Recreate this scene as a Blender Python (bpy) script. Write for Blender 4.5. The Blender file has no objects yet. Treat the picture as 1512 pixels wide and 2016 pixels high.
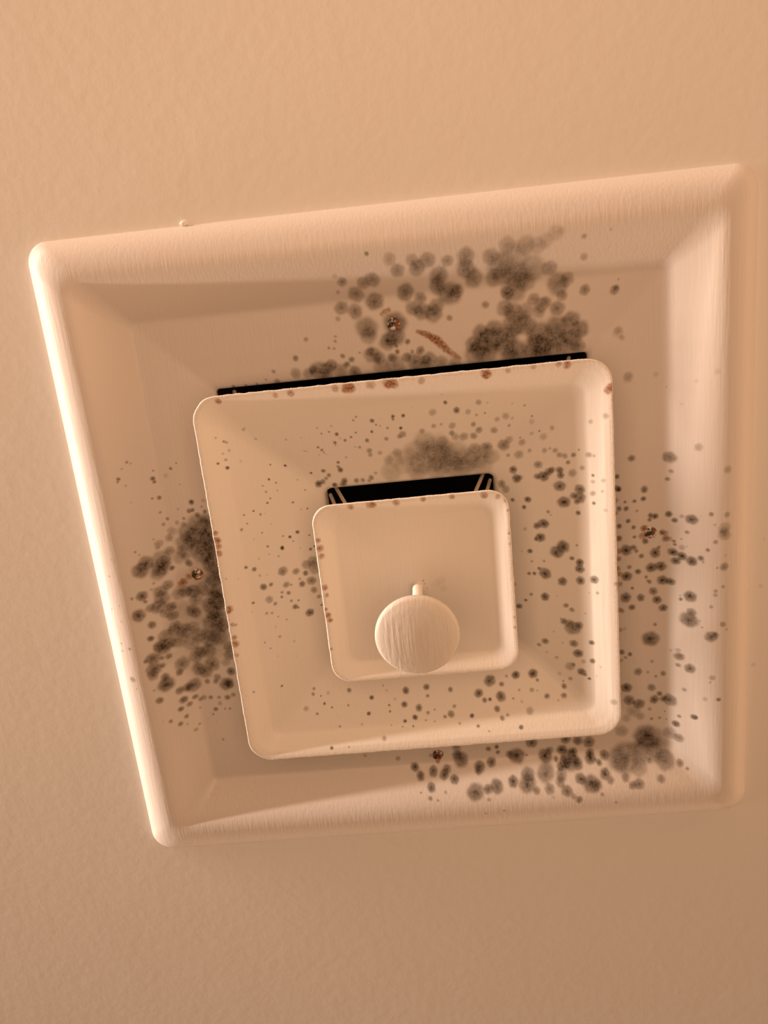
import bpy, bmesh, math, random
import numpy as np
from mathutils import Matrix, Vector

S = bpy.context.scene
COL = S.collection
MM = 0.001
H = 2.4                                   # ceiling height in metres; the diffuser's centre is x = y = 0
rng = np.random.default_rng(7)
random.seed(7)

# ------------------------------------------------------------------ camera
ROT = ((0.99414839, 0.10401480, 0.02915291), (-0.09097800, 0.95171795, -0.29318245), (-0.05824067, 0.28881458, 0.95561193))
cam = bpy.data.objects.new('camera', bpy.data.cameras.new('camera'))
COL.objects.link(cam)
right, down, fwd = (Vector(r) for r in ROT)
M = Matrix((right, -down, -fwd)).transposed().to_4x4()
M.translation = Vector((9.234, -129.424, -363.387)) * MM + Vector((0, 0, H))
cam.matrix_world = M
cam.data.sensor_width = 36.0
cam.data.lens = 1658.0 / 2016.0 * 36.0
cam.data.clip_start = 0.01
S.camera = cam

# ------------------------------------------------------------------ world, lights, exposure
S.view_settings.view_transform = 'Standard'
S.view_settings.look = 'None'
S.view_settings.gamma = 1.0
S.view_settings.use_curve_mapping = False
S.view_settings.exposure = 0.0
w = bpy.data.worlds.new('room_light')
S.world = w
w.use_nodes = True
# the room around: its walls are bright near the ceiling, the floor far below is dark
N, K = w.node_tree.nodes, w.node_tree.links
tc = N.new('ShaderNodeTexCoord')
sp = N.new('ShaderNodeSeparateXYZ')
K.new(tc.outputs['Generated'], sp.inputs[0])
def wmath(op, a, b=0.0):
    n = N.new('ShaderNodeMath')
    n.operation = op
    for k, v in enumerate((a, b)):
        if hasattr(v, 'links'):
            K.new(v, n.inputs[k])
        else:
            n.inputs[k].default_value = v
    return n.outputs[0]
horizon = wmath('POWER', wmath('SUBTRACT', 1.0, wmath('ABSOLUTE', sp.outputs[2])), 3.0)
lit_side = wmath('ADD', 1.0, wmath('MULTIPLY', sp.outputs[0], 0.75))
K.new(wmath('MULTIPLY', wmath('MULTIPLY', horizon, lit_side), 2.3), N['Background'].inputs[1])
N['Background'].inputs[0].default_value = (1.0, 0.545, 0.285, 1)

def area(name, loc, target, sx, sy, power, color):
    d = bpy.data.lights.new(name, 'AREA')
    d.shape = 'RECTANGLE'
    d.size = sx
    d.size_y = sy
    d.energy = power
    d.color = color
    o = bpy.data.objects.new(name, d)
    COL.objects.link(o)
    o.location = loc
    o.rotation_euler = (Vector(target) - Vector(loc)).to_track_quat('-Z', 'Y').to_euler()
    return o
# the long bright vanity lamp high on the wall at the left, just under the ceiling
area('vanity_lamp', (-2.0, -0.40, H - 0.092), (0, -0.1, H - 0.05), 3.0, 0.03, 116.0, (1.0, 0.76, 0.60))
# added soft fill in place of room bounce, below the camera and facing up
area('room_fill', (0.0, -0.24, H - 0.60), (0.0, -0.24, H), 0.45, 0.45, 2.35, (1.0, 0.57, 0.32))

# ------------------------------------------------------------------ measured stains and a dark smudge, in 0.1 mm on the diffuser's plan: x,y,radius,strength%
MOLD_SMUDGE = {
    'inner': '''99,-16,21,7 106,19,16,8 76,-3,21,5 26,-22,5,35 30,-8,4,30 39,12,4,20''',  # faint dark smudge and small specks beside the stem
    'mid': '''-762,-662,5,35 -734,-641,7,50 -724,-635,6,40 -720,-601,6,35 -744,-592,6,30 -738,-565,7,40 -769,-556,6,60 -737,-531,8,75 -682,-548,6,20 -651,-679,7,35
-643,-686,4,30 -609,-632,6,35 -486,-616,5,35 -422,-617,3,25 -569,-513,5,35 -510,-499,6,70 -583,-452,6,75 -557,-432,5,50 -612,-429,4,40 -602,-400,6,30
-556,-398,4,30 -420,-557,4,30 -411,-554,4,30 -409,-452,6,40 -469,-429,4,40 -444,-379,4,30 -501,-334,6,60 -445,-296,5,70 -471,-298,4,30 -663,-328,5,60
-702,-317,4,50 -637,-308,6,30 -603,-352,5,60 -589,-368,4,40 -618,-307,2,30 -695,-279,4,40 -721,-258,7,35 -642,-226,4,80 -628,-161,6,60 -533,-184,7,60
-499,-200,9,85 -559,-194,4,40 -522,-163,4,40 -571,-144,9,70 -453,-176,4,40 180,-710,9,85 169,-747,3,40 313,-697,13,40 349,-691,4,40 223,-672,15,70
126,-673,17,30 269,-660,13,30 337,-648,5,60 302,-643,7,30 497,-664,6,40 526,-614,6,40 448,-677,5,20 42,-706,3,20 -36,-672,9,70 -37,-659,6,60
6,-671,9,75 -122,-662,10,80 -108,-643,5,60 -129,-614,7,80 -9,-618,8,95 -63,-624,6,50 -195,-617,5,70 -274,-618,9,80 -304,-632,5,60 -350,-654,4,50
-336,-627,5,50 -291,-657,4,50 -185,-686,5,50 -198,-672,5,60 -244,-587,7,70 -217,-599,6,60 -262,-598,4,40 -287,-581,8,70 -286,-569,4,50 -153,-577,10,60
-188,-549,7,50 -206,-553,4,40 -360,-567,6,60 -346,-553,7,60 -339,-540,5,50 -360,-532,4,30 -331,-531,3,30 -92,-637,4,50 -150,-530,13,45 -148,-510,11,35
-73,-576,10,45 -5,-589,16,45 -19,-580,11,40 76,-595,13,40 126,-613,11,35 157,-617,7,30 201,-606,16,35 197,-574,13,45 288,-603,12,45 309,-575,16,45
286,-551,16,50 246,-552,20,40 371,-568,16,40 433,-583,7,40 420,-625,16,30 385,-615,12,30 446,-613,7,25 525,-590,13,20 555,-546,5,60 524,-537,9,25
570,-522,16,25 605,-557,11,30 477,-523,4,90 704,-463,4,95 484,-501,16,35 408,-496,27,55 431,-518,18,35 513,-464,9,35 469,-448,20,35 425,-447,9,40
85,-545,49,30 136,-510,63,30 46,-509,54,25 206,-482,63,25 115,-472,72,30 8,-483,45,20 -47,-479,36,20 168,-456,72,30 240,-439,63,30 294,-453,54,30
332,-479,36,35 341,-498,22,35 287,-494,27,30 59,-448,54,30 -14,-445,45,20 357,-446,36,25 311,-411,54,25 -75,-477,23,25 -107,-515,11,30 -35,-508,22,30
211,-556,18,30 156,-537,27,30 -72,-420,46,25 129,-415,55,35 219,-405,55,35 37,-414,46,30 -287,-489,8,60 -283,-453,13,80 -290,-469,8,50 -250,-509,5,40
-355,-456,10,80 -335,-433,11,50 -385,-396,17,85 -365,-405,13,60 -349,-419,9,50 -273,-400,15,70 -280,-385,17,60 -222,-395,13,50 -195,-394,11,50
-157,-403,13,50 -168,-389,9,40 -410,-451,5,40 -317,-384,13,80 -136,-422,9,30 443,-382,18,75 454,-344,20,80 468,-348,13,50 433,-249,10,80
495,-251,15,85 478,-217,10,70 544,-403,18,50 597,-380,14,60 627,-379,16,70 584,-371,18,60 562,-352,23,85 537,-352,14,60 630,-356,16,75 661,-411,10,60
683,-442,11,50 650,-438,12,40 740,-442,13,40 759,-438,7,30 613,-462,12,35 572,-463,12,35 593,-471,7,30 629,-443,13,40 676,-365,18,40 714,-387,11,35
624,-310,25,75 702,-296,22,70 701,-259,25,70 677,-268,16,60 638,-240,27,85 688,-240,12,50 753,-237,8,85 753,-356,7,85 750,-279,12,40 752,-329,9,30
791,-335,10,30 786,-289,7,30 795,-208,9,20 692,-193,11,75 574,-197,8,50 584,-183,5,30 477,-119,9,25 553,-144,23,85 526,-134,16,85 537,-81,22,90
519,-73,9,70 806,-601,13,30 751,-579,10,30 392,-321,18,50 408,-297,18,40 -768,-554,5,50 -735,-529,7,60 -569,-513,4,30 -510,-499,6,40 -610,-429,3,40
-601,-402,4,30 -557,-398,3,40 -589,-370,4,30 -603,-352,5,65 -444,-379,4,40 -407,-451,4,50 -663,-328,4,60 -703,-318,4,50 -637,-307,5,30 -695,-277,3,40
-721,-254,6,30 -601,-256,4,20 -561,-194,4,40 -532,-185,7,60 -521,-163,3,30 -570,-140,9,80 -590,-108,5,40 -627,-125,4,40 -671,-114,4,40 -678,-204,4,30
-452,-176,5,40 -455,-112,8,70 -436,-122,7,70 -496,-126,3,50 -728,-87,8,70 -696,-71,11,65 -678,-38,7,25 -649,-35,4,20 -582,-37,22,55 -528,-24,16,50
-489,-7,13,75 -481,-45,22,40 -451,-54,26,50 -448,-22,30,40 -469,33,22,55 -510,40,15,65 -517,14,7,40 -576,28,15,50 -556,33,6,40 -670,17,16,75
-638,13,10,60 -571,68,10,60 -598,59,7,50 -602,80,7,60 -655,80,18,40 -633,105,9,50 -464,78,16,50 -447,114,10,50 -565,107,7,50 -535,112,5,80
-553,138,13,65 -541,145,7,50 -722,80,7,75 -732,119,3,40 -674,141,7,45 -652,145,7,35 -495,180,20,80 -629,168,4,50 -596,190,4,70 -645,214,4,30
-635,263,7,40 -701,276,4,70 -681,309,4,75 -578,300,5,40 -656,354,2,30 -578,374,3,30 -441,156,6,60 -812,-57,5,30 -764,-46,3,40 -803,159,7,40
-823,154,4,30 -660,502,5,50 -778,496,5,30 -522,548,8,50 -528,571,9,45 -493,582,4,95 -480,616,7,90 -447,635,5,70 -517,657,7,60 -566,631,13,30
-418,718,5,40 -463,802,9,80 -459,572,9,20 -811,504,4,20 492,-18,12,85 458,-17,4,30 601,-17,29,90 627,-42,29,85 660,10,11,60 682,-49,7,40 691,29,18,85
690,58,20,88 497,29,6,40 547,26,7,40 549,83,27,90 526,61,9,70 505,85,9,75 483,86,9,60 618,118,21,80 691,111,20,80 745,103,19,75 544,193,20,85
486,184,8,60 462,213,8,75 433,243,14,85 594,186,3,40 724,167,3,50 755,163,8,35 628,230,12,55 651,249,12,50 705,264,7,15 604,294,4,80 616,306,16,65
652,335,35,70 678,321,19,50 638,315,20,40 534,407,16,65 508,426,10,50 653,410,19,65 669,457,22,80 726,400,13,65 727,489,13,75 579,484,9,30
539,461,7,20 607,410,6,20 572,358,5,25 690,495,11,30 634,523,22,40 649,513,9,50 681,546,19,85 695,560,9,60 711,577,8,75 633,584,10,40 587,563,10,20
740,561,6,15 394,558,19,80 471,558,22,85 488,587,8,60 352,560,7,40 604,621,13,65 601,598,6,40 599,661,14,55 524,658,13,65 459,627,11,40 484,631,5,30
403,623,6,40 410,673,7,25 573,679,4,50 442,714,18,35 806,678,16,30 758,514,6,20 -657,502,6,50 -777,495,5,40 -362,567,11,60 -372,631,6,50
-263,606,11,80 -282,673,10,95 -186,644,6,60 -185,671,6,60 -117,646,15,75 -105,587,17,70 -11,579,15,70 -9,617,9,50 96,598,12,60 -53,665,17,65
-74,704,13,95 -121,717,9,80 -134,739,4,60 -86,740,5,70 -27,720,5,50 -14,689,9,40 13,728,4,50 17,678,5,50 89,702,17,60 61,711,9,50 107,670,9,50
182,716,11,80 205,759,8,60 252,782,5,50 221,623,21,75 245,654,12,70 269,653,9,90 319,644,24,75 276,574,27,80 327,592,12,60 297,695,15,70 316,735,12,50
341,724,9,40 373,657,5,60 396,776,11,85 -221,779,12,35 -384,803,5,50 -184,730,4,40 -419,719,5,30 -317,716,7,20 -158,620,7,20 -206,558,4,50
-192,581,5,30 124,743,7,30''',
    'pan': '''9,-1282,28,30 36,-1234,30,45 100,-1268,28,35 116,-1235,35,50 160,-1262,35,45 241,-1251,26,40 317,-1259,39,50 316,-1209,42,55 347,-1169,40,50
202,-1194,42,55 195,-1152,38,50 245,-1118,53,60 276,-1124,29,40 60,-1142,40,65 -71,-1208,33,50 -110,-1199,28,45 -146,-1155,36,50 -73,-1118,40,65
-196,-1212,21,50 -216,-1105,31,50 -160,-1085,34,50 -119,-1013,49,50 -113,-979,39,40 120,-1113,27,50 87,-1073,34,50 124,-1055,39,55 171,-1041,39,50
184,-1073,34,45 -33,-946,41,60 -2,-962,44,60 4,-1020,51,80 419,-1248,37,40 456,-1208,56,40 511,-1229,65,30 483,-1285,37,30 556,-1278,41,30
522,-1164,57,45 437,-1164,43,50 587,-1185,56,35 602,-1273,37,25 638,-1287,32,22 678,-1313,32,20 701,-1319,16,15 483,-1094,29,50 512,-1109,57,45
561,-1132,43,40 657,-1178,33,45 731,-1124,33,40 693,-1109,48,50 710,-1061,24,45 591,-1059,27,40 623,-1032,34,45 643,-1044,24,40 689,-1011,34,50
470,-1034,37,45 507,-1011,43,55 555,-1011,39,40 613,-1005,29,35 553,-954,48,60 494,-950,53,55 417,-953,39,55 363,-940,39,55 326,-895,37,60
395,-902,59,60 463,-895,59,60 618,-894,68,65 687,-930,53,60 745,-958,39,60 778,-911,44,60 724,-868,59,65 597,-842,69,70 499,-842,59,70 772,-844,34,50
378,-865,59,60 333,-850,49,40 655,-846,49,50 390,-1056,17,45 235,-1017,14,45 805,-1074,24,50 928,-1061,21,50 937,-1070,13,40 796,-1208,17,30
790,-1288,12,35 895,-1303,6,30 945,-1103,6,25 -80,-1312,10,60 -222,-1238,13,15 -220,-1172,10,30 -236,-1062,12,30 940,-885,24,15 958,-860,14,15
978,-688,25,12 -384,-990,11,40 -257,-989,7,40 -260,-969,8,40 -291,-943,7,50 -269,-939,7,40 -236,-903,12,50 -161,-910,6,40 49,-936,13,65 1,-898,12,60
1,-921,8,50 100,-893,20,60 65,-892,10,40 38,-870,22,60 -23,-874,22,50 -440,-914,14,60 -199,-884,15,50 -223,-864,16,60 -108,-895,39,50 -80,-877,30,45
-116,-910,20,40 -291,-869,28,60 -344,-849,45,60 -373,-857,20,40 -395,-844,25,40 -314,-846,35,50 -191,-828,30,65 -449,-849,25,40 135,-850,35,50
75,-846,40,60 -14,-840,50,40 184,-835,30,40 115,-842,30,50 242,-819,30,40 -74,-841,40,35 -254,-840,35,45 -544,-867,10,40 -583,-834,7,30
-536,-821,15,50 -676,-818,7,50 -732,-818,9,50 -627,-819,7,40 -1233,-548,7,50 -1220,-539,4,40 -1256,-523,6,30 -1276,-481,9,60 -1281,-469,6,50
-1253,-445,6,30 -1038,-507,5,50 -1067,-484,8,60 -1144,-485,5,50 -1151,-450,11,75 -1147,-433,8,65 -1094,-454,12,15 -1040,-407,4,40 -1140,-357,11,60
-1166,-361,6,50 -1247,-366,5,20 -1068,-292,6,30 -1147,-289,7,40 -1123,-252,9,50 -1143,-230,9,40 -1002,-318,14,75 -1020,-278,12,60 -1004,-280,12,60
-986,-254,14,50 -960,-291,6,40 -949,-266,11,60 -1049,-245,9,50 -1083,-229,12,30 -1054,-217,15,30 -1113,-191,23,30 -1130,-161,19,40 -1174,-147,19,35
-1190,-173,6,30 -1181,-129,11,30 -1136,-100,23,45 -1268,-136,6,60 -1255,-118,5,40 -986,-209,54,55 -945,-221,39,50 -1046,-175,47,50 -996,-145,62,60
-948,-155,47,60 -1062,-128,47,50 -1000,-79,62,65 -943,-89,47,65 -957,-7,47,70 -952,61,47,60 -974,-43,39,50 -1084,-89,31,40 -1172,-76,39,45
-1186,-31,43,55 -1170,-50,35,40 -1196,-10,35,40 -1235,-73,35,65 -1264,-41,37,70 -1254,-62,23,50 -1105,-58,31,30 -1142,-15,13,75 -1063,-28,20,70
-1073,-63,23,40 -1170,59,24,50 -1222,32,7,40 -1236,58,8,25 -1277,78,26,80 -1319,81,9,40 -1268,108,11,50 -1203,80,30,55 -1201,114,35,50 -1220,150,35,60
-1254,146,22,45 -1173,168,24,60 -1173,215,25,55 -1200,192,24,40 -1306,169,33,80 -1260,229,20,65 -1068,115,36,70 -1103,111,32,50 -1135,115,32,40
-1007,106,47,55 -955,129,40,60 -955,181,48,65 -1005,192,40,50 -1081,217,36,65 -1063,159,32,35 -982,247,48,70 -1006,296,56,65 -959,302,40,60
-1136,306,40,60 -1180,286,28,50 -1216,298,32,40 -1170,264,24,40 -1094,295,32,40 -1078,341,40,55 -1033,364,48,60 -984,361,48,60 -1276,294,16,80
-1235,351,40,65 -1251,345,28,50 -1210,344,32,45 -1169,344,40,40 -1117,380,40,35 -1085,429,32,60 -1043,425,40,55 -945,419,32,50 -952,463,28,50
-1284,395,32,70 -1317,402,11,50 -1247,404,11,50 -1219,406,16,50 -1249,443,13,50 -1289,450,36,70 -1298,479,28,50 -1173,466,36,50 -1039,497,41,60
-1107,516,37,60 -1078,538,33,55 -1113,452,32,40 -957,549,23,75 -1026,572,20,50 -974,497,24,30 -1189,504,18,65 -1249,505,22,60 -1251,544,39,85
-1203,597,20,60 -1143,595,37,65 -1171,594,24,50 -1078,588,15,50 -1038,593,15,50 -988,613,37,80 -976,615,25,40 -1395,489,16,45 -1384,538,5,30
-1305,557,8,30 -1291,615,19,70 -1194,651,20,75 -1146,658,15,60 -1076,676,12,60 -1109,672,16,40 -1127,679,12,40 -1036,681,10,50 -995,686,16,60
-965,676,13,50 -1174,684,15,50 -1037,714,13,30 -1062,743,13,65 -1212,693,15,65 -1195,741,12,60 -1017,747,7,40 -993,749,7,60 -1079,769,7,50
-1134,724,8,25 -1262,739,11,50 -1225,769,13,55 -1198,782,6,40 -1149,808,7,40 -1168,829,11,35 -1106,789,3,30 -1052,915,7,50 -1295,728,4,30
-1070,813,3,30 -1403,-37,6,30 -1373,-118,6,20 -1382,110,4,40 -1427,128,4,40 -1390,189,6,20 -1415,303,6,40 -1377,329,9,40 -1417,341,6,40 -1386,612,3,30
926,-191,14,70 1039,-183,18,75 1034,-139,13,80 995,-131,10,60 954,-130,8,60 958,-98,13,80 927,-100,13,70 1005,-84,7,50 966,-39,12,80 926,-17,13,80
989,-7,11,70 992,39,9,60 925,43,15,70 1064,-59,13,70 1084,-53,16,85 1060,-38,11,60 1141,-61,16,80 1163,-35,13,75 1189,-57,10,35 1225,-46,25,85
1297,-75,11,55 1361,-71,14,40 1259,-66,3,30 1311,-27,8,20 1351,-12,27,30 1351,21,28,35 1351,7,23,25 1208,16,10,50 1315,53,11,50 1187,50,5,40
1160,65,8,60 1163,80,8,60 1114,26,15,70 1126,57,16,50 1039,63,16,70 1189,91,14,30 1207,84,3,70 954,101,28,85 987,90,15,60 999,108,11,50 1021,134,13,65
1082,123,26,80 1098,98,11,50 1156,118,21,85 1189,132,21,85 1166,159,20,80 1225,151,24,90 1259,133,14,70 1268,151,6,40 1285,92,10,60 1065,193,26,90
1107,190,26,88 1005,210,15,85 966,185,12,50 954,230,26,85 1041,239,9,60 1056,264,11,60 1047,257,7,50 1113,259,26,85 1146,264,20,80 1352,171,20,55
1323,175,6,40 1356,118,6,20 978,290,9,60 1072,312,21,75 947,336,27,85 1015,340,20,75 1088,356,23,80 1115,398,21,80 974,387,17,70 929,403,13,50
1220,324,28,80 1184,344,9,60 1182,327,4,40 1317,286,10,40 1316,306,11,35 1348,266,9,40 1300,364,10,35 1225,399,20,60 1215,441,39,80 1256,438,5,40
1265,470,5,40 1349,450,15,40 1365,477,6,35 1301,512,29,65 1319,502,16,40 1078,480,10,50 1057,553,42,85 939,495,10,20 1178,637,22,70 1174,605,12,30
1174,683,12,50 1219,689,25,70 1146,614,7,25 924,616,15,70 961,629,12,70 940,645,9,40 997,723,21,55 1062,672,9,40 1113,739,15,50 1042,728,8,40
1079,752,8,50 1306,721,15,35 1298,746,7,30 941,807,28,85 1058,811,21,55 1095,846,15,70 1070,876,24,80 1140,878,33,65 1112,874,19,50 1197,806,11,40
952,876,29,70 998,897,29,75 972,935,35,30 1048,927,10,40 1119,944,4,70 1125,987,4,70 1056,981,9,50 1094,978,9,40 1236,943,14,65 1179,955,9,30
1163,1000,17,40 1336,832,11,35 1278,837,12,25 1005,966,22,30 937,972,22,25 941,-893,18,20 954,-863,11,15 979,-693,21,25 1094,-693,13,15
1316,-697,13,12 1240,-660,10,10 1136,-634,4,30 986,-330,17,60 1145,-324,29,60 1249,-375,18,30 1151,-261,11,40 1138,-224,11,55 1361,-274,18,30
922,-251,12,75 925,-195,15,75 1189,-561,7,12 -195,1096,14,40 -115,1143,22,80 -90,1180,22,75 -25,1166,24,75 27,1182,24,75 43,1162,22,60 76,1203,23,75
-41,1228,23,70 -50,1273,12,50 -94,1246,5,70 27,1252,9,30 -14,1284,7,40 116,1121,41,80 97,1097,24,60 100,1060,24,50 206,1161,27,75 197,1176,19,60
265,1146,24,75 257,1080,15,70 298,1073,13,70 302,1102,12,70 393,1124,41,85 359,1119,22,60 443,1129,7,50 470,1065,30,80 533,1135,36,85 555,1112,22,50
615,1113,27,85 670,1129,24,80 697,1072,27,75 750,1084,32,75 638,1060,27,70 649,1160,47,80 686,1177,27,70 621,1169,27,70 583,1153,13,60 598,1183,19,60
749,1160,27,80 751,1137,22,70 820,1151,24,75 789,1178,15,70 774,1167,8,40 173,1261,43,75 280,1243,34,75 237,1252,24,70 236,1297,11,35 362,1228,27,80
437,1205,34,65 430,1243,43,70 525,1203,44,60 472,1273,19,50 535,1269,27,50 600,1215,29,50 589,1244,24,50 548,1306,9,20 617,1283,29,65 647,1309,16,40
672,1326,19,60 689,1236,27,70 739,1262,44,75 764,1269,27,40 810,1224,27,75 833,1251,19,50 785,1309,12,40 906,1244,21,50 933,1279,19,50 966,1275,27,60
1074,1260,21,50 848,1354,9,30 305,1356,8,35 215,1365,7,30 920,1165,74,50 879,1173,53,40 1041,1079,67,50 1015,1062,53,40 1085,1139,60,40 978,1210,40,35
984,1148,54,30 1107,1188,47,50 1175,1075,24,50 1174,1201,19,50 1204,1224,9,50 911,1038,33,35 1138,1060,33,35 1033,1129,67,35 1033,1184,13,40
1165,1001,18,50 1236,941,16,65 1333,834,11,40 1176,955,10,30 -357,1067,11,30 -1066,81,87,16 -1125,238,88,16 -1023,207,88,20 -1123,415,89,13
-957,44,55,30 -970,170,48,30 -1024,19,47,20 -1146,188,56,15 -1176,305,64,12 -996,431,49,20 -1099,517,73,10 -1249,416,48,10''',
    'ceiling': '''1560,95,6,20 1550,320,11,20 1527,718,12,20''',
}
RUST = {
    'inner': '''-374,-246,12,60 -371,-211,16,60 -369,-178,14,50 -373,-43,14,70 -369,-9,10,50 -376,80,15,85 -369,102,12,80 -381,52,10,50 -380,231,8,40 -139,-372,14,60
-153,-375,18,50 -229,-372,14,50 -49,-373,16,60 57,-376,12,60 170,-375,12,60 295,-369,16,60 347,-359,12,50 375,-341,10,40 383,-299,8,50 383,-205,8,50
384,-162,8,40 384,156,8,40 381,201,8,40''',
    'mid': '''-721,-813,14,70 -490,-814,12,50 -428,-816,16,60 -210,-810,18,60 -189,-812,22,70 -38,-811,18,60 -17,-811,20,70 -198,-818,26,50 -36,-822,28,50
349,-811,18,75 347,-817,24,60 663,-819,18,70 630,-826,14,50 819,-704,18,75 829,-715,18,70 -249,-817,16,50 433,-820,12,40 532,-824,12,40
-108,-817,20,40 93,-814,16,40 -821,-233,17,80 -820,-205,15,60 -822,-174,15,70 -823,-265,13,60 -818,81,17,70 -828,94,13,60 -819,247,18,75
-819,216,13,60 -816,156,11,40 -823,300,13,40 828,117,11,40 417,139,9,40''',
    'pan': '''97,-974,11,50 110,-968,13,60 125,-962,15,70 139,-954,17,75 154,-944,17,80 168,-934,20,80 182,-922,20,75 196,-905,20,70 210,-888,17,65 224,-876,15,60
239,-863,15,50 253,-851,13,45 264,-843,11,40 -48,-1063,11,40 -34,-1072,13,50 -18,-1077,11,50 -948,-320,9,30 912,-200,14,50 914,-80,11,50 918,42,14,50
921,104,16,60 920,141,14,60 921,216,14,60 922,267,14,50 919,395,12,50 921,500,12,40 922,659,10,40 912,191,16,60 913,-141,14,40 1035,1,18,90
1052,26,18,90 1028,37,18,70 1128,32,14,60 1140,56,14,50 -1102,61,19,80 -1074,39,17,60 -1118,72,19,60 -1043,55,12,40 -6,1075,10,70 26,1086,10,60
2,1126,13,80 -31,1092,10,50''',
    'ceiling': '''789,-818,19,70 767,-808,15,60''',
}

def spots(txt):
    return [tuple(float(v) for v in t.split(',')) for t in txt.split()]

# ------------------------------------------------------------------ materials
def nodes(name):
    m = bpy.data.materials.new(name)
    m.use_nodes = True
    return m, m.node_tree.nodes, m.node_tree.links, m.node_tree.nodes['Principled BSDF']

def noise(N, scale, detail=3.0, vec=None, L=None):
    n = N.new('ShaderNodeTexNoise')
    n.inputs['Scale'].default_value = scale
    n.inputs['Detail'].default_value = detail
    if vec is not None:
        L.new(vec, n.inputs['Vector'])
    return n

def mth(N, L, op, a, b, clamp=False):
    n = N.new('ShaderNodeMath')
    n.operation = op
    n.use_clamp = clamp
    for i, v in enumerate((a, b)):
        if hasattr(v, 'links'):
            L.new(v, n.inputs[i])
        else:
            n.inputs[i].default_value = v
    return n.outputs[0]

def mixcol(N, L, fac, a, b):
    n = N.new('ShaderNodeMix')
    n.data_type = 'RGBA'
    for sock, v in ((n.inputs[0], fac), (n.inputs[6], a), (n.inputs[7], b)):
        if hasattr(v, 'links'):
            L.new(v, sock)
        else:
            sock.default_value = v if isinstance(v, float) else (*v, 1)
    return n.outputs[2]

PAINT = (0.80, 0.775, 0.74)

def painted(name, stained, rough=0.42, brush=0.25, spec=0.45, PAINT=PAINT):
    m, N, L, B = nodes(name)
    tc = N.new('ShaderNodeTexCoord')
    mp = N.new('ShaderNodeMapping')
    mp.inputs['Scale'].default_value = (1.0, 0.06, 1.0)          # brush strokes run along y
    L.new(tc.outputs['Object'], mp.inputs['Vector'])
    st = noise(N, 900, 2.0, mp.outputs[0], L)
    fine = noise(N, 350, 2.0, tc.outputs['Object'], L)
    bump = N.new('ShaderNodeBump')
    bump.inputs['Strength'].default_value = brush
    bump.inputs['Distance'].default_value = 0.0004
    L.new(mth(N, L, 'ADD', st.outputs[0], mth(N, L, 'MULTIPLY', fine.outputs[0], 0.5)), bump.inputs['Height'])
    L.new(bump.outputs[0], B.inputs['Normal'])
    col = PAINT
    if stained:
        a = N.new('ShaderNodeAttribute'); a.attribute_name = 'mold_smudge'
        r = N.new('ShaderNodeAttribute'); r.attribute_name = 'rust'
        n1 = noise(N, 900, 3.0, tc.outputs['Object'], L)
        n2 = noise(N, 260, 2.0, tc.outputs['Object'], L)
        nn = mth(N, L, 'ADD', mth(N, L, 'MULTIPLY', n1.outputs[0], 0.55), mth(N, L, 'MULTIPLY', n2.outputs[0], 0.45))
        k = mth(N, L, 'ADD', mth(N, L, 'MULTIPLY', nn, 0.9), 0.55)
        fac = mth(N, L, 'MULTIPLY', a.outputs['Fac'], k, True)
        c1 = mixcol(N, L, fac, PAINT, mixcol(N, L, fac, (0.20, 0.125, 0.05), (0.040, 0.026, 0.011)))
        rf = mth(N, L, 'MULTIPLY', r.outputs['Fac'], mth(N, L, 'ADD', mth(N, L, 'MULTIPLY', n1.outputs[0], 1.6), 0.2), True)
        rustc = mixcol(N, L, n2.outputs[0], (0.36, 0.14, 0.035), (0.20, 0.075, 0.018))
        c2 = mixcol(N, L, rf, c1, rustc)
        L.new(c2, B.inputs['Base Color'])
        L.new(mth(N, L, 'ADD', mth(N, L, 'MULTIPLY', mth(N, L, 'MAXIMUM', fac, rf), 0.45), rough), B.inputs['Roughness'])
    else:
        B.inputs['Base Color'].default_value = (*PAINT, 1)
        B.inputs['Roughness'].default_value = rough
    B.inputs['Specular IOR Level'].default_value = spec
    return m

def plain(name, color, rough=0.6, metal=0.0, scale=400, var=0.3):
    m, N, L, B = nodes(name)
    tc = N.new('ShaderNodeTexCoord')
    n = noise(N, scale, 3.0, tc.outputs['Object'], L)
    L.new(mixcol(N, L, n.outputs[0], tuple(c * (1 - var) for c in color), tuple(min(1, c * (1 + var)) for c in color)), B.inputs['Base Color'])
    B.inputs['Roughness'].default_value = rough
    B.inputs['Metallic'].default_value = metal
    return m

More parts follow.
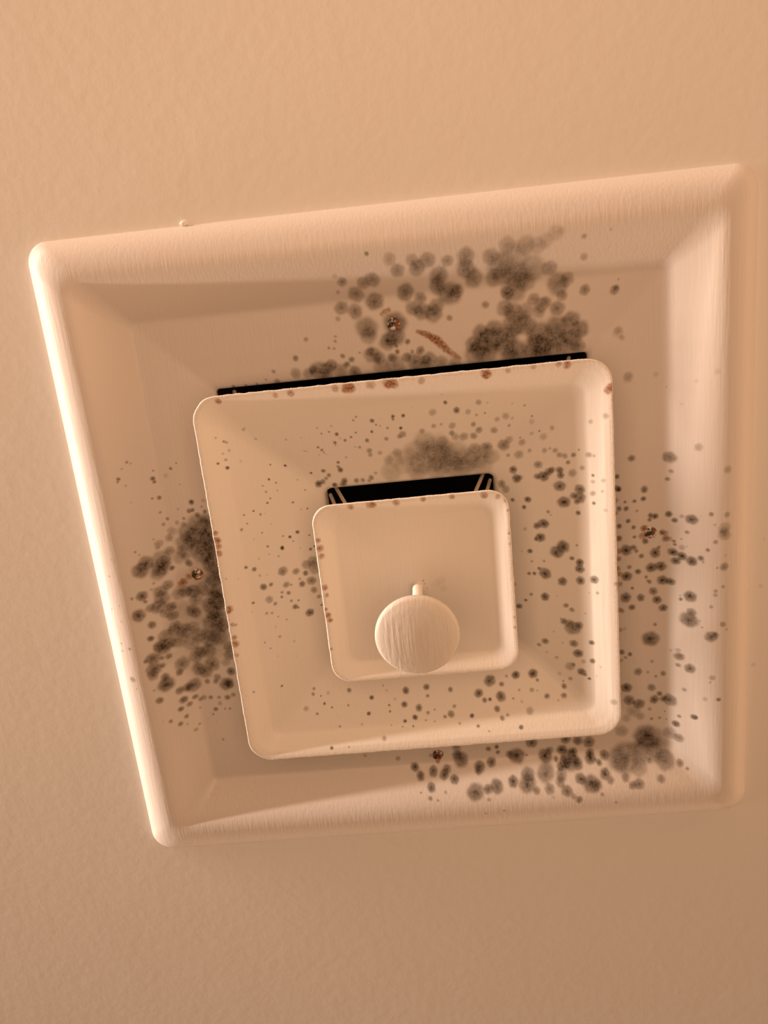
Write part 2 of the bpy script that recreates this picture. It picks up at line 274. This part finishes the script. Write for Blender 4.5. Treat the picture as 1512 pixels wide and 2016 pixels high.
def ceiling_mat():
    m, N, L, B = nodes('ceiling_paint')
    tc = N.new('ShaderNodeTexCoord')
    n1 = noise(N, 190, 3.0, tc.outputs['Object'], L)
    n2 = noise(N, 35, 2.0, tc.outputs['Object'], L)
    n3 = noise(N, 4, 2.0, tc.outputs['Object'], L)
    bump = N.new('ShaderNodeBump')
    bump.inputs['Strength'].default_value = 0.15
    bump.inputs['Distance'].default_value = 0.0006
    L.new(mth(N, L, 'ADD', n1.outputs[0], mth(N, L, 'MULTIPLY', n2.outputs[0], 1.2)), bump.inputs['Height'])
    L.new(bump.outputs[0], B.inputs['Normal'])
    c = mixcol(N, L, n3.outputs[0], (0.80, 0.78, 0.745), (0.83, 0.81, 0.78))
    # three faint mould specks of the ceiling itself
    g = N.new('ShaderNodeNewGeometry')
    for x, y, r, a in spots(MOLD_SMUDGE['ceiling']):
        d = N.new('ShaderNodeVectorMath'); d.operation = 'DISTANCE'
        L.new(g.outputs['Position'], d.inputs[0])
        d.inputs[1].default_value = (x * 1e-4, y * 1e-4, H)
        mr = N.new('ShaderNodeMapRange')
        mr.inputs[1].default_value = r * 1e-4 * 0.4
        mr.inputs[2].default_value = r * 1e-4 * 1.2
        mr.inputs[3].default_value = a / 100
        mr.inputs[4].default_value = 0.0
        L.new(d.outputs['Value'], mr.inputs[0])
        c = mixcol(N, L, mr.outputs[0], c, (0.2, 0.15, 0.1))
    L.new(c, B.inputs['Base Color'])
    B.inputs['Roughness'].default_value = 0.7
    B.inputs['Specular IOR Level'].default_value = 0.25
    return m

M_PAN = painted('painted_steel_frame', True, PAINT=(0.71, 0.665, 0.635))
M_CONE = painted('painted_steel_cone', True, brush=0.18)
M_KNOB = painted('brushed_on_paint_knob', False, 0.5, 0.55, PAINT=(0.58, 0.55, 0.515))
M_WHITE = painted('white_paint', False, 0.4, 0.1)
M_DARK = plain('duct_shade_black', (0.008, 0.008, 0.0065), 0.9)  # black stands in for the shade inside the unlit duct
M_WIRE = plain('painted_bracket', (0.55, 0.47, 0.38), 0.5)
def screw_mat():
    m, N, L, B = nodes('painted_screw_flaking_to_rust')
    g = N.new('ShaderNodeNewGeometry')
    n1 = noise(N, 420, 2.0, g.outputs['Position'], L)
    n2 = noise(N, 300, 2.0, N.new('ShaderNodeTexCoord').outputs['Object'], L)
    def cut(n, a, b):
        mr = N.new('ShaderNodeMapRange')
        mr.inputs[1].default_value = a
        mr.inputs[2].default_value = b
        L.new(n.outputs[0], mr.inputs[0])
        return mr.outputs[0]
    c = mixcol(N, L, cut(n1, 0.44, 0.54), PAINT, (0.30, 0.105, 0.03))
    c = mixcol(N, L, cut(n2, 0.5, 0.6), c, (0.045, 0.034, 0.022))
    L.new(c, B.inputs['Base Color'])
    B.inputs['Roughness'].default_value = 0.4
    return m
M_RUST = screw_mat()
M_BACK = plain('dark_back', (0.16, 0.13, 0.10), 0.6, 0.0, 300, 0.4)
M_CEIL = ceiling_mat()

# ------------------------------------------------------------------ mesh helpers
def link(name, me, mat, parent=None, loc=None):
    o = bpy.data.objects.new(name, me)
    COL.objects.link(o)
    if mat:
        me.materials.append(mat)
    if parent:
        o.parent = parent
    if loc is not None:
        o.location = loc
    return o

def from_bm(name, bm, mat, parent=None, smooth=True):
    bmesh.ops.recalc_face_normals(bm, faces=bm.faces)
    me = bpy.data.meshes.new(name)
    bm.to_mesh(me)
    bm.free()
    if smooth:
        me.shade_smooth()
    return link(name, me, mat, parent)

def outline(s, rc, ns, na):
    """rounded square of half size s and corner radius rc: ns points a side, na a corner"""
    pts = []
    for k in range(4):
        a0 = k * math.pi / 2
        c, sn = math.cos(a0), math.sin(a0)
        side = np.linspace(-(s - rc), s - rc, ns, endpoint=False)
        p = np.c_[np.full(ns, s), side]
        th = np.linspace(0, math.pi / 2, na, endpoint=False)
        q = np.c_[s - rc + rc * np.cos(th), s - rc + rc * np.sin(th)]
        pq = np.r_[p, q]
        pts.append(np.c_[pq[:, 0] * c - pq[:, 1] * sn, pq[:, 0] * sn + pq[:, 1] * c])
    return np.concatenate(pts)

def densify(prof, step, smooth=2):
    a = np.array(prof, float)
    d = np.r_[0, np.cumsum(np.hypot(*np.diff(a, axis=0).T))]
    n = max(2, int(d[-1] / step))
    t = np.linspace(0, d[-1], n + 1)
    p = np.c_[np.interp(t, d, a[:, 0]), np.interp(t, d, a[:, 1])]
    for _ in range(smooth):
        p[1:-1] = 0.25 * p[:-2] + 0.5 * p[1:-1] + 0.25 * p[2:]
    out = a[:, 0].max() > 100                                   # the big frame's rolled rim is soft
    for _ in range(40 if out else 0):
        q = 0.25 * p[:-2] + 0.5 * p[1:-1] + 0.25 * p[2:]
        k = np.clip((p[1:-1, 0] - 118.0) / 5.0, 0, 1)[:, None]
        p[1:-1] = p[1:-1] * (1 - k) + q * k
    return p

def dish(name, prof, step, rcs, ns, na, mat, parent, mold_smudge, rust, thick=0.9, closed=False, rough_lip=0.0, smooth=2, edge_rust=0.0):
    """one sheet-metal dish: the face down to its lip, then round the lip and up its back"""
    front = densify(prof, step, smooth)[::-1]                   # opening -> lip
    lip = front[-1]
    back = densify(prof, 3.0, 0)
    back = np.c_[back[:, 0] + 0.15, back[:, 1] + thick]
    ring = np.r_[front, [[lip[0] + 0.35, lip[1] + 0.12]], [[lip[0] + 0.45, lip[1] + thick * 0.6]], back]
    nf = len(front)
    rx, ry = zip(*sorted(rcs))
    P = []
    for (s, z) in ring:
        s = max(s, 0.4)
        rc = min(float(np.interp(s, rx, ry)), s * 0.95)
        o = outline(s, rc, ns, na)
        P.append(np.c_[o, np.full(len(o), z)])
    P = np.array(P)
    R_, K = P.shape[:2]
    if rough_lip:                                               # flaking, rust-bitten lip
        ang = np.arange(K)
        j = rng.normal(0, 1, K)
        j = 0.5 * j + 0.5 * np.convolve(np.r_[j[-8:], j, j[:8]], np.ones(9) / 3, 'same')[8:-8]
        for i in range(R_):
            wgt = max(0.0, 1 - (lip[0] - ring[i][0]) / 0.9)
            r = np.linalg.norm(P[i, :, :2], axis=1, keepdims=True)
            P[i, :, :2] *= 1 + (rough_lip * wgt * j[:, None]) / r
    V = P.reshape(-1, 3)
    nface = (R_ - 1) * K
    i, k = np.meshgrid(np.arange(R_ - 1), np.arange(K), indexing='ij')
    k2 = (k + 1) % K
    F = np.stack([i * K + k, (i + 1) * K + k, (i + 1) * K + k2, i * K + k2], -1).reshape(-1, 4)[:, ::-1]
    loops = F.ravel()
    starts = np.arange(nface) * 4
    totals = np.full(nface, 4)
    if closed:                                                  # close the middle, front and back
        loops = np.r_[loops, np.arange(K), (R_ - 1) * K + np.arange(K)[::-1]]
        starts = np.r_[starts, nface * 4, nface * 4 + K]
        totals = np.r_[totals, K, K]
    me = bpy.data.meshes.new(name)
    me.vertices.add(len(V))
    me.vertices.foreach_set('co', (V * MM).ravel())
    me.loops.add(len(loops))
    me.loops.foreach_set('vertex_index', loops.astype(np.int32))
    me.polygons.add(len(starts))
    me.polygons.foreach_set('loop_start', starts.astype(np.int32))
    me.update(calc_edges=True)
    me.validate()
    me.shade_smooth()
    # stains and smudge on the face only
    XY = V[:nf * K]
    order = np.argsort(XY[:, 0])
    xs = XY[order, 0]
    for att, lst in (('mold_smudge', mold_smudge), ('rust', rust)):
        keep = np.ones(len(V))
        for x, y, r, a in lst:
            x, y, r, a = x / 10, y / 10, max(r / 10, 0.3), 1 - (1 - a / 100) ** (1.85 if att == 'mold_smudge' else 1.7)
            lo, hi = np.searchsorted(xs, (x - 1.35 * r, x + 1.35 * r))
            idx = order[lo:hi]
            q = np.hypot(XY[idx, 0] - x, XY[idx, 1] - y)
            th = np.arctan2(XY[idx, 1] - y, XY[idx, 0] - x)
            ph = (x * 7.3 + y * 3.1) % 6.28
            q = q / (r * (1 + 0.05 * np.sin(2 * th + ph) + 0.035 * np.sin(5 * th + 2 * ph)))
            e = np.clip((1.2 - q) / 0.55, 0, 1)
            f = e * e * (3 - 2 * e) * (0.70 + 0.30 * np.exp(-(q / 0.4) ** 2))
            keep[idx] *= 1 - a * f
        val = 1 - keep
        if att == 'rust' and edge_rust:
            K_ = (nf - 4) * K
            val[K_:(nf + 2) * K] = np.maximum(val[K_:(nf + 2) * K], edge_rust * (rng.random((nf + 2) * K - K_) > 0.6))
        at = me.attributes.new(att, 'FLOAT', 'POINT')
        at.data.foreach_set('value', val.astype(np.float32))
    o = link(name, me, mat, parent)
    me.materials.append(M_BACK)                                 # the unseen back, dark like bare steel to bounce less light
    mi = np.zeros(len(starts), np.int32)
    mi[(nf + 2) * K:nface] = 1
    me.polygons.foreach_set('material_index', mi)
    return o

def rod(name, a, b, r, mat, parent, r2=None, seg=12, flat=None):
    a, b = Vector(a) * MM, Vector(b) * MM
    d = b - a
    bm = bmesh.new()
    bmesh.ops.create_cone(bm, cap_ends=True, segments=seg, radius1=r * MM, radius2=(r2 or r) * MM, depth=d.length)
    if flat:
        bmesh.ops.scale(bm, vec=(flat, 1, 1), verts=bm.verts)
    q = d.to_track_quat('Z', 'X')
    bmesh.ops.transform(bm, matrix=Matrix.Translation((a + b) / 2) @ q.to_matrix().to_4x4(), verts=bm.verts)
    return from_bm(name, bm, mat, parent, smooth=False)

def lathe(name, prof, mat, parent, loc=(0, 0, 0), seg=96):
    bm = bmesh.new()
    rings = []
    for r, z in prof:
        if r < 1e-6:
            rings.append([bm.verts.new((0, 0, z * MM))])
        else:
            rings.append([bm.verts.new((r * MM * math.cos(2 * math.pi * k / seg), r * MM * math.sin(2 * math.pi * k / seg), z * MM)) for k in range(seg)])
    for A, B in zip(rings, rings[1:]):
        for k in range(seg):
            k2 = (k + 1) % seg
            if len(A) == 1 and len(B) > 1:
                bm.faces.new((A[0], B[k], B[k2]))
            elif len(B) == 1 and len(A) > 1:
                bm.faces.new((A[k], B[0], A[k2]))
            elif len(A) > 1:
                bm.faces.new((A[k], B[k], B[k2], A[k2]))
    o = from_bm(name, bm, mat, parent)
    o.location = Vector(loc) * MM
    return o

# ------------------------------------------------------------------ the setting: ceiling with the hole the diffuser covers
def build_ceiling():
    bm = bmesh.new()
    a, b, t = 2.2, 0.127, 0.0125
    def ring(h, z):
        return [bm.verts.new((x * h, y * h, z)) for x, y in ((-1, -1), (1, -1), (1, 1), (-1, 1))]
    o0, i0, o1, i1 = ring(a, 0), ring(b, 0), ring(a, t), ring(b, t)
    for A, B in ((o0, i0), (i0, i1), (i1, o1), (o1, o0)):
        for k in range(4):
            bm.faces.new((A[k], A[(k + 1) % 4], B[(k + 1) % 4], B[k]))
    o = from_bm('ceiling', bm, M_CEIL, smooth=False)
    o.location = (0, 0, H)
    o['kind'] = 'structure'
    return o
build_ceiling()

# ------------------------------------------------------------------ the diffuser
PAN = [(150, 0), (149.4, -2.0), (147.8, -4.4), (145, -6.8), (141, -8.8), (136.5, -9.8), (132, -9.4), (127.5, -7.6), (123, -5.0), (119, -2.4), (116.4, -0.5), (113.7, 1.7), (112.8, 2.0), (106, 2.4), (95, 3.2), (85, 4.2), (82.6, 4.4), (81.5, 5.0), (81.2, 6.0), (81.2, 7.0)]
MID = [(83.1, -31.4), (82, -31.2), (80, -30.6), (77, -29.2), (74.6, -28.0), (73.2, -27.2), (72.2, -26.8), (66, -24.7), (52, -20.0), (40, -16.1), (37.6, -15.2), (36.6, -13.6), (36.4, -11), (36.4, -6)]
INN = [(38.4, -47.4), (37.4, -47.25), (35.8, -46.75), (33.6, -46.0), (32.2, -45.5), (31.5, -45.25), (30.6, -45.0), (24, -44.4), (12, -43.8), (5, -43.6), (0, -43.6)]
diff = bpy.data.objects.new('air_diffuser', None)
COL.objects.link(diff)
diff.location = (0, 0, H)
diff.empty_display_size = 0.05
diff['label'] = 'square white stepped air vent on the ceiling, spotted with dark mould and edged with rust'
diff['category'] = 'air vent'

frame = dish('face_frame', PAN, 0.42, [(75, 1.5), (112, 2), (120, 5), (138, 8), (151, 9.5)], 560, 40, M_PAN, diff,
             spots(MOLD_SMUDGE['pan']), spots(RUST['pan']), smooth=7)
mid = dish('deflector_cone', MID, 0.34, [(30, 3), (37, 3.2), (70, 4), (78, 7), (84, 10.5)], 420, 36, M_CONE, diff,
           spots(MOLD_SMUDGE['mid']), spots(RUST['mid']), rough_lip=0.07, edge_rust=0.15)
mid['label'] = 'larger square plate with an open middle'
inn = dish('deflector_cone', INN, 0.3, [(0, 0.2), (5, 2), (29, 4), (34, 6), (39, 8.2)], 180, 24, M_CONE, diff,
           spots(MOLD_SMUDGE['inner']), spots(RUST['inner']), closed=True, rough_lip=0.05, edge_rust=0.15)
inn['label'] = 'small closed centre plate'

# neck running up into the duct, the shade inside it coloured black
def build_neck():
    bm = bmesh.new()
    def ring(h, z):
        return [bm.verts.new((x * h * MM, y * h * MM, z * MM)) for x, y in ((-1, -1), (1, -1), (1, 1), (-1, 1))]
    rs = [ring(82.2, 7.0), ring(82.2, 220), ring(81.5, 219), ring(81.5, 7.0)]
    for A, B in zip(rs, rs[1:] + rs[:1]):
        for k in range(4):
            bm.faces.new((A[k], A[(k + 1) % 4], B[(k + 1) % 4], B[k]))
    bm.faces.new(rs[1])
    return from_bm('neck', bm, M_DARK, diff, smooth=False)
build_neck()['label'] = 'duct neck behind the plates, its inner shade coloured black'

# the inner throat of the larger plate, in the same shade black
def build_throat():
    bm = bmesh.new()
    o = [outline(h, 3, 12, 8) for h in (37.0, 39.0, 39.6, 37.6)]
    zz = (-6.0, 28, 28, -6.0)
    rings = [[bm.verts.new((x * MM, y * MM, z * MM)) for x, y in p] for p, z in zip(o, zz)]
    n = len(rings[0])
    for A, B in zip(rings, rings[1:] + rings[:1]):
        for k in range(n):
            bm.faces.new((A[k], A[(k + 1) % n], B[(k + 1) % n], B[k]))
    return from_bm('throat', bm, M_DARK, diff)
build_throat()['label'] = 'dark throat above the larger plate'

# hanger wires at the corners of both gaps, two at each corner
for sx in (-1, 1):
    for sy in (-1, 1):
        for off in (-1, 1):
            ox, oy = off * 2.6 * sx, -off * 2.6 * sy
            rod('hanger_strap', (sx * 76.5 + ox, sy * 76.5 + oy, 8.5), (sx * 66 + ox, sy * 66 + oy, -24.2), 0.9, M_WIRE, diff)
            ox, oy = off * 2.4 * sx, -off * 2.4 * sy
            rod('hanger_strap', (sx * 33.6 + ox * .6, sy * 33.6 + oy * .6, -8), (sx * 22 + ox, sy * 22 + oy, -43.6), 0.8, M_WIRE, diff)

# damper knob: a stem and a shallow domed disc
stem = rod('stem', (0, 0, -43.0), (0, 0, -88.5), 2.0, M_WHITE, diff, seg=24)
R = 15.1
knob = lathe('damper_knob', [(0, 4.0), (R - 2.5, 4.0), (R - 0.6, 3.4), (R, 2.2), (R, 1.2), (R - 0.5, 0.3), (R - 1.2, -0.1), (11, -0.85), (7, -1.5), (3.5, -1.85), (0, -1.95)][::-1],
             M_KNOB, diff, (-0.4, -0.3, -91.6))

stem.parent = knob
stem.location = -knob.location

# mounting screws, rusted into the frame
def screw(x, y, z):
    e = lathe('screw', [(0, -0.5), (0.55, -0.6), (0.8, -1.15), (1.4, -1.15), (2.1, -0.75), (2.7, -0.1), (2.8, 0.9), (0, 0.9)], M_RUST, frame, (x, y, z - 0.3), 24)
    return e
for x, y, z in ((-0.3, -101.6, 2.8), (106.4, 2.3, 2.4), (0.5, 109.3, 2.2), (-103.3, 3.1, 2.6)):
    screw(x, y, z)

# a little blob of paint left at the frame's far edge
bm = bmesh.new()
bmesh.ops.create_icosphere(bm, subdivisions=3, radius=1.5 * MM)
bmesh.ops.scale(bm, vec=(1.2, 0.8, 0.7), verts=bm.verts)
nib = from_bm('paint_drip', bm, M_WHITE, frame)
nib.location = Vector((-81.8, -150.9, -0.4)) * MM
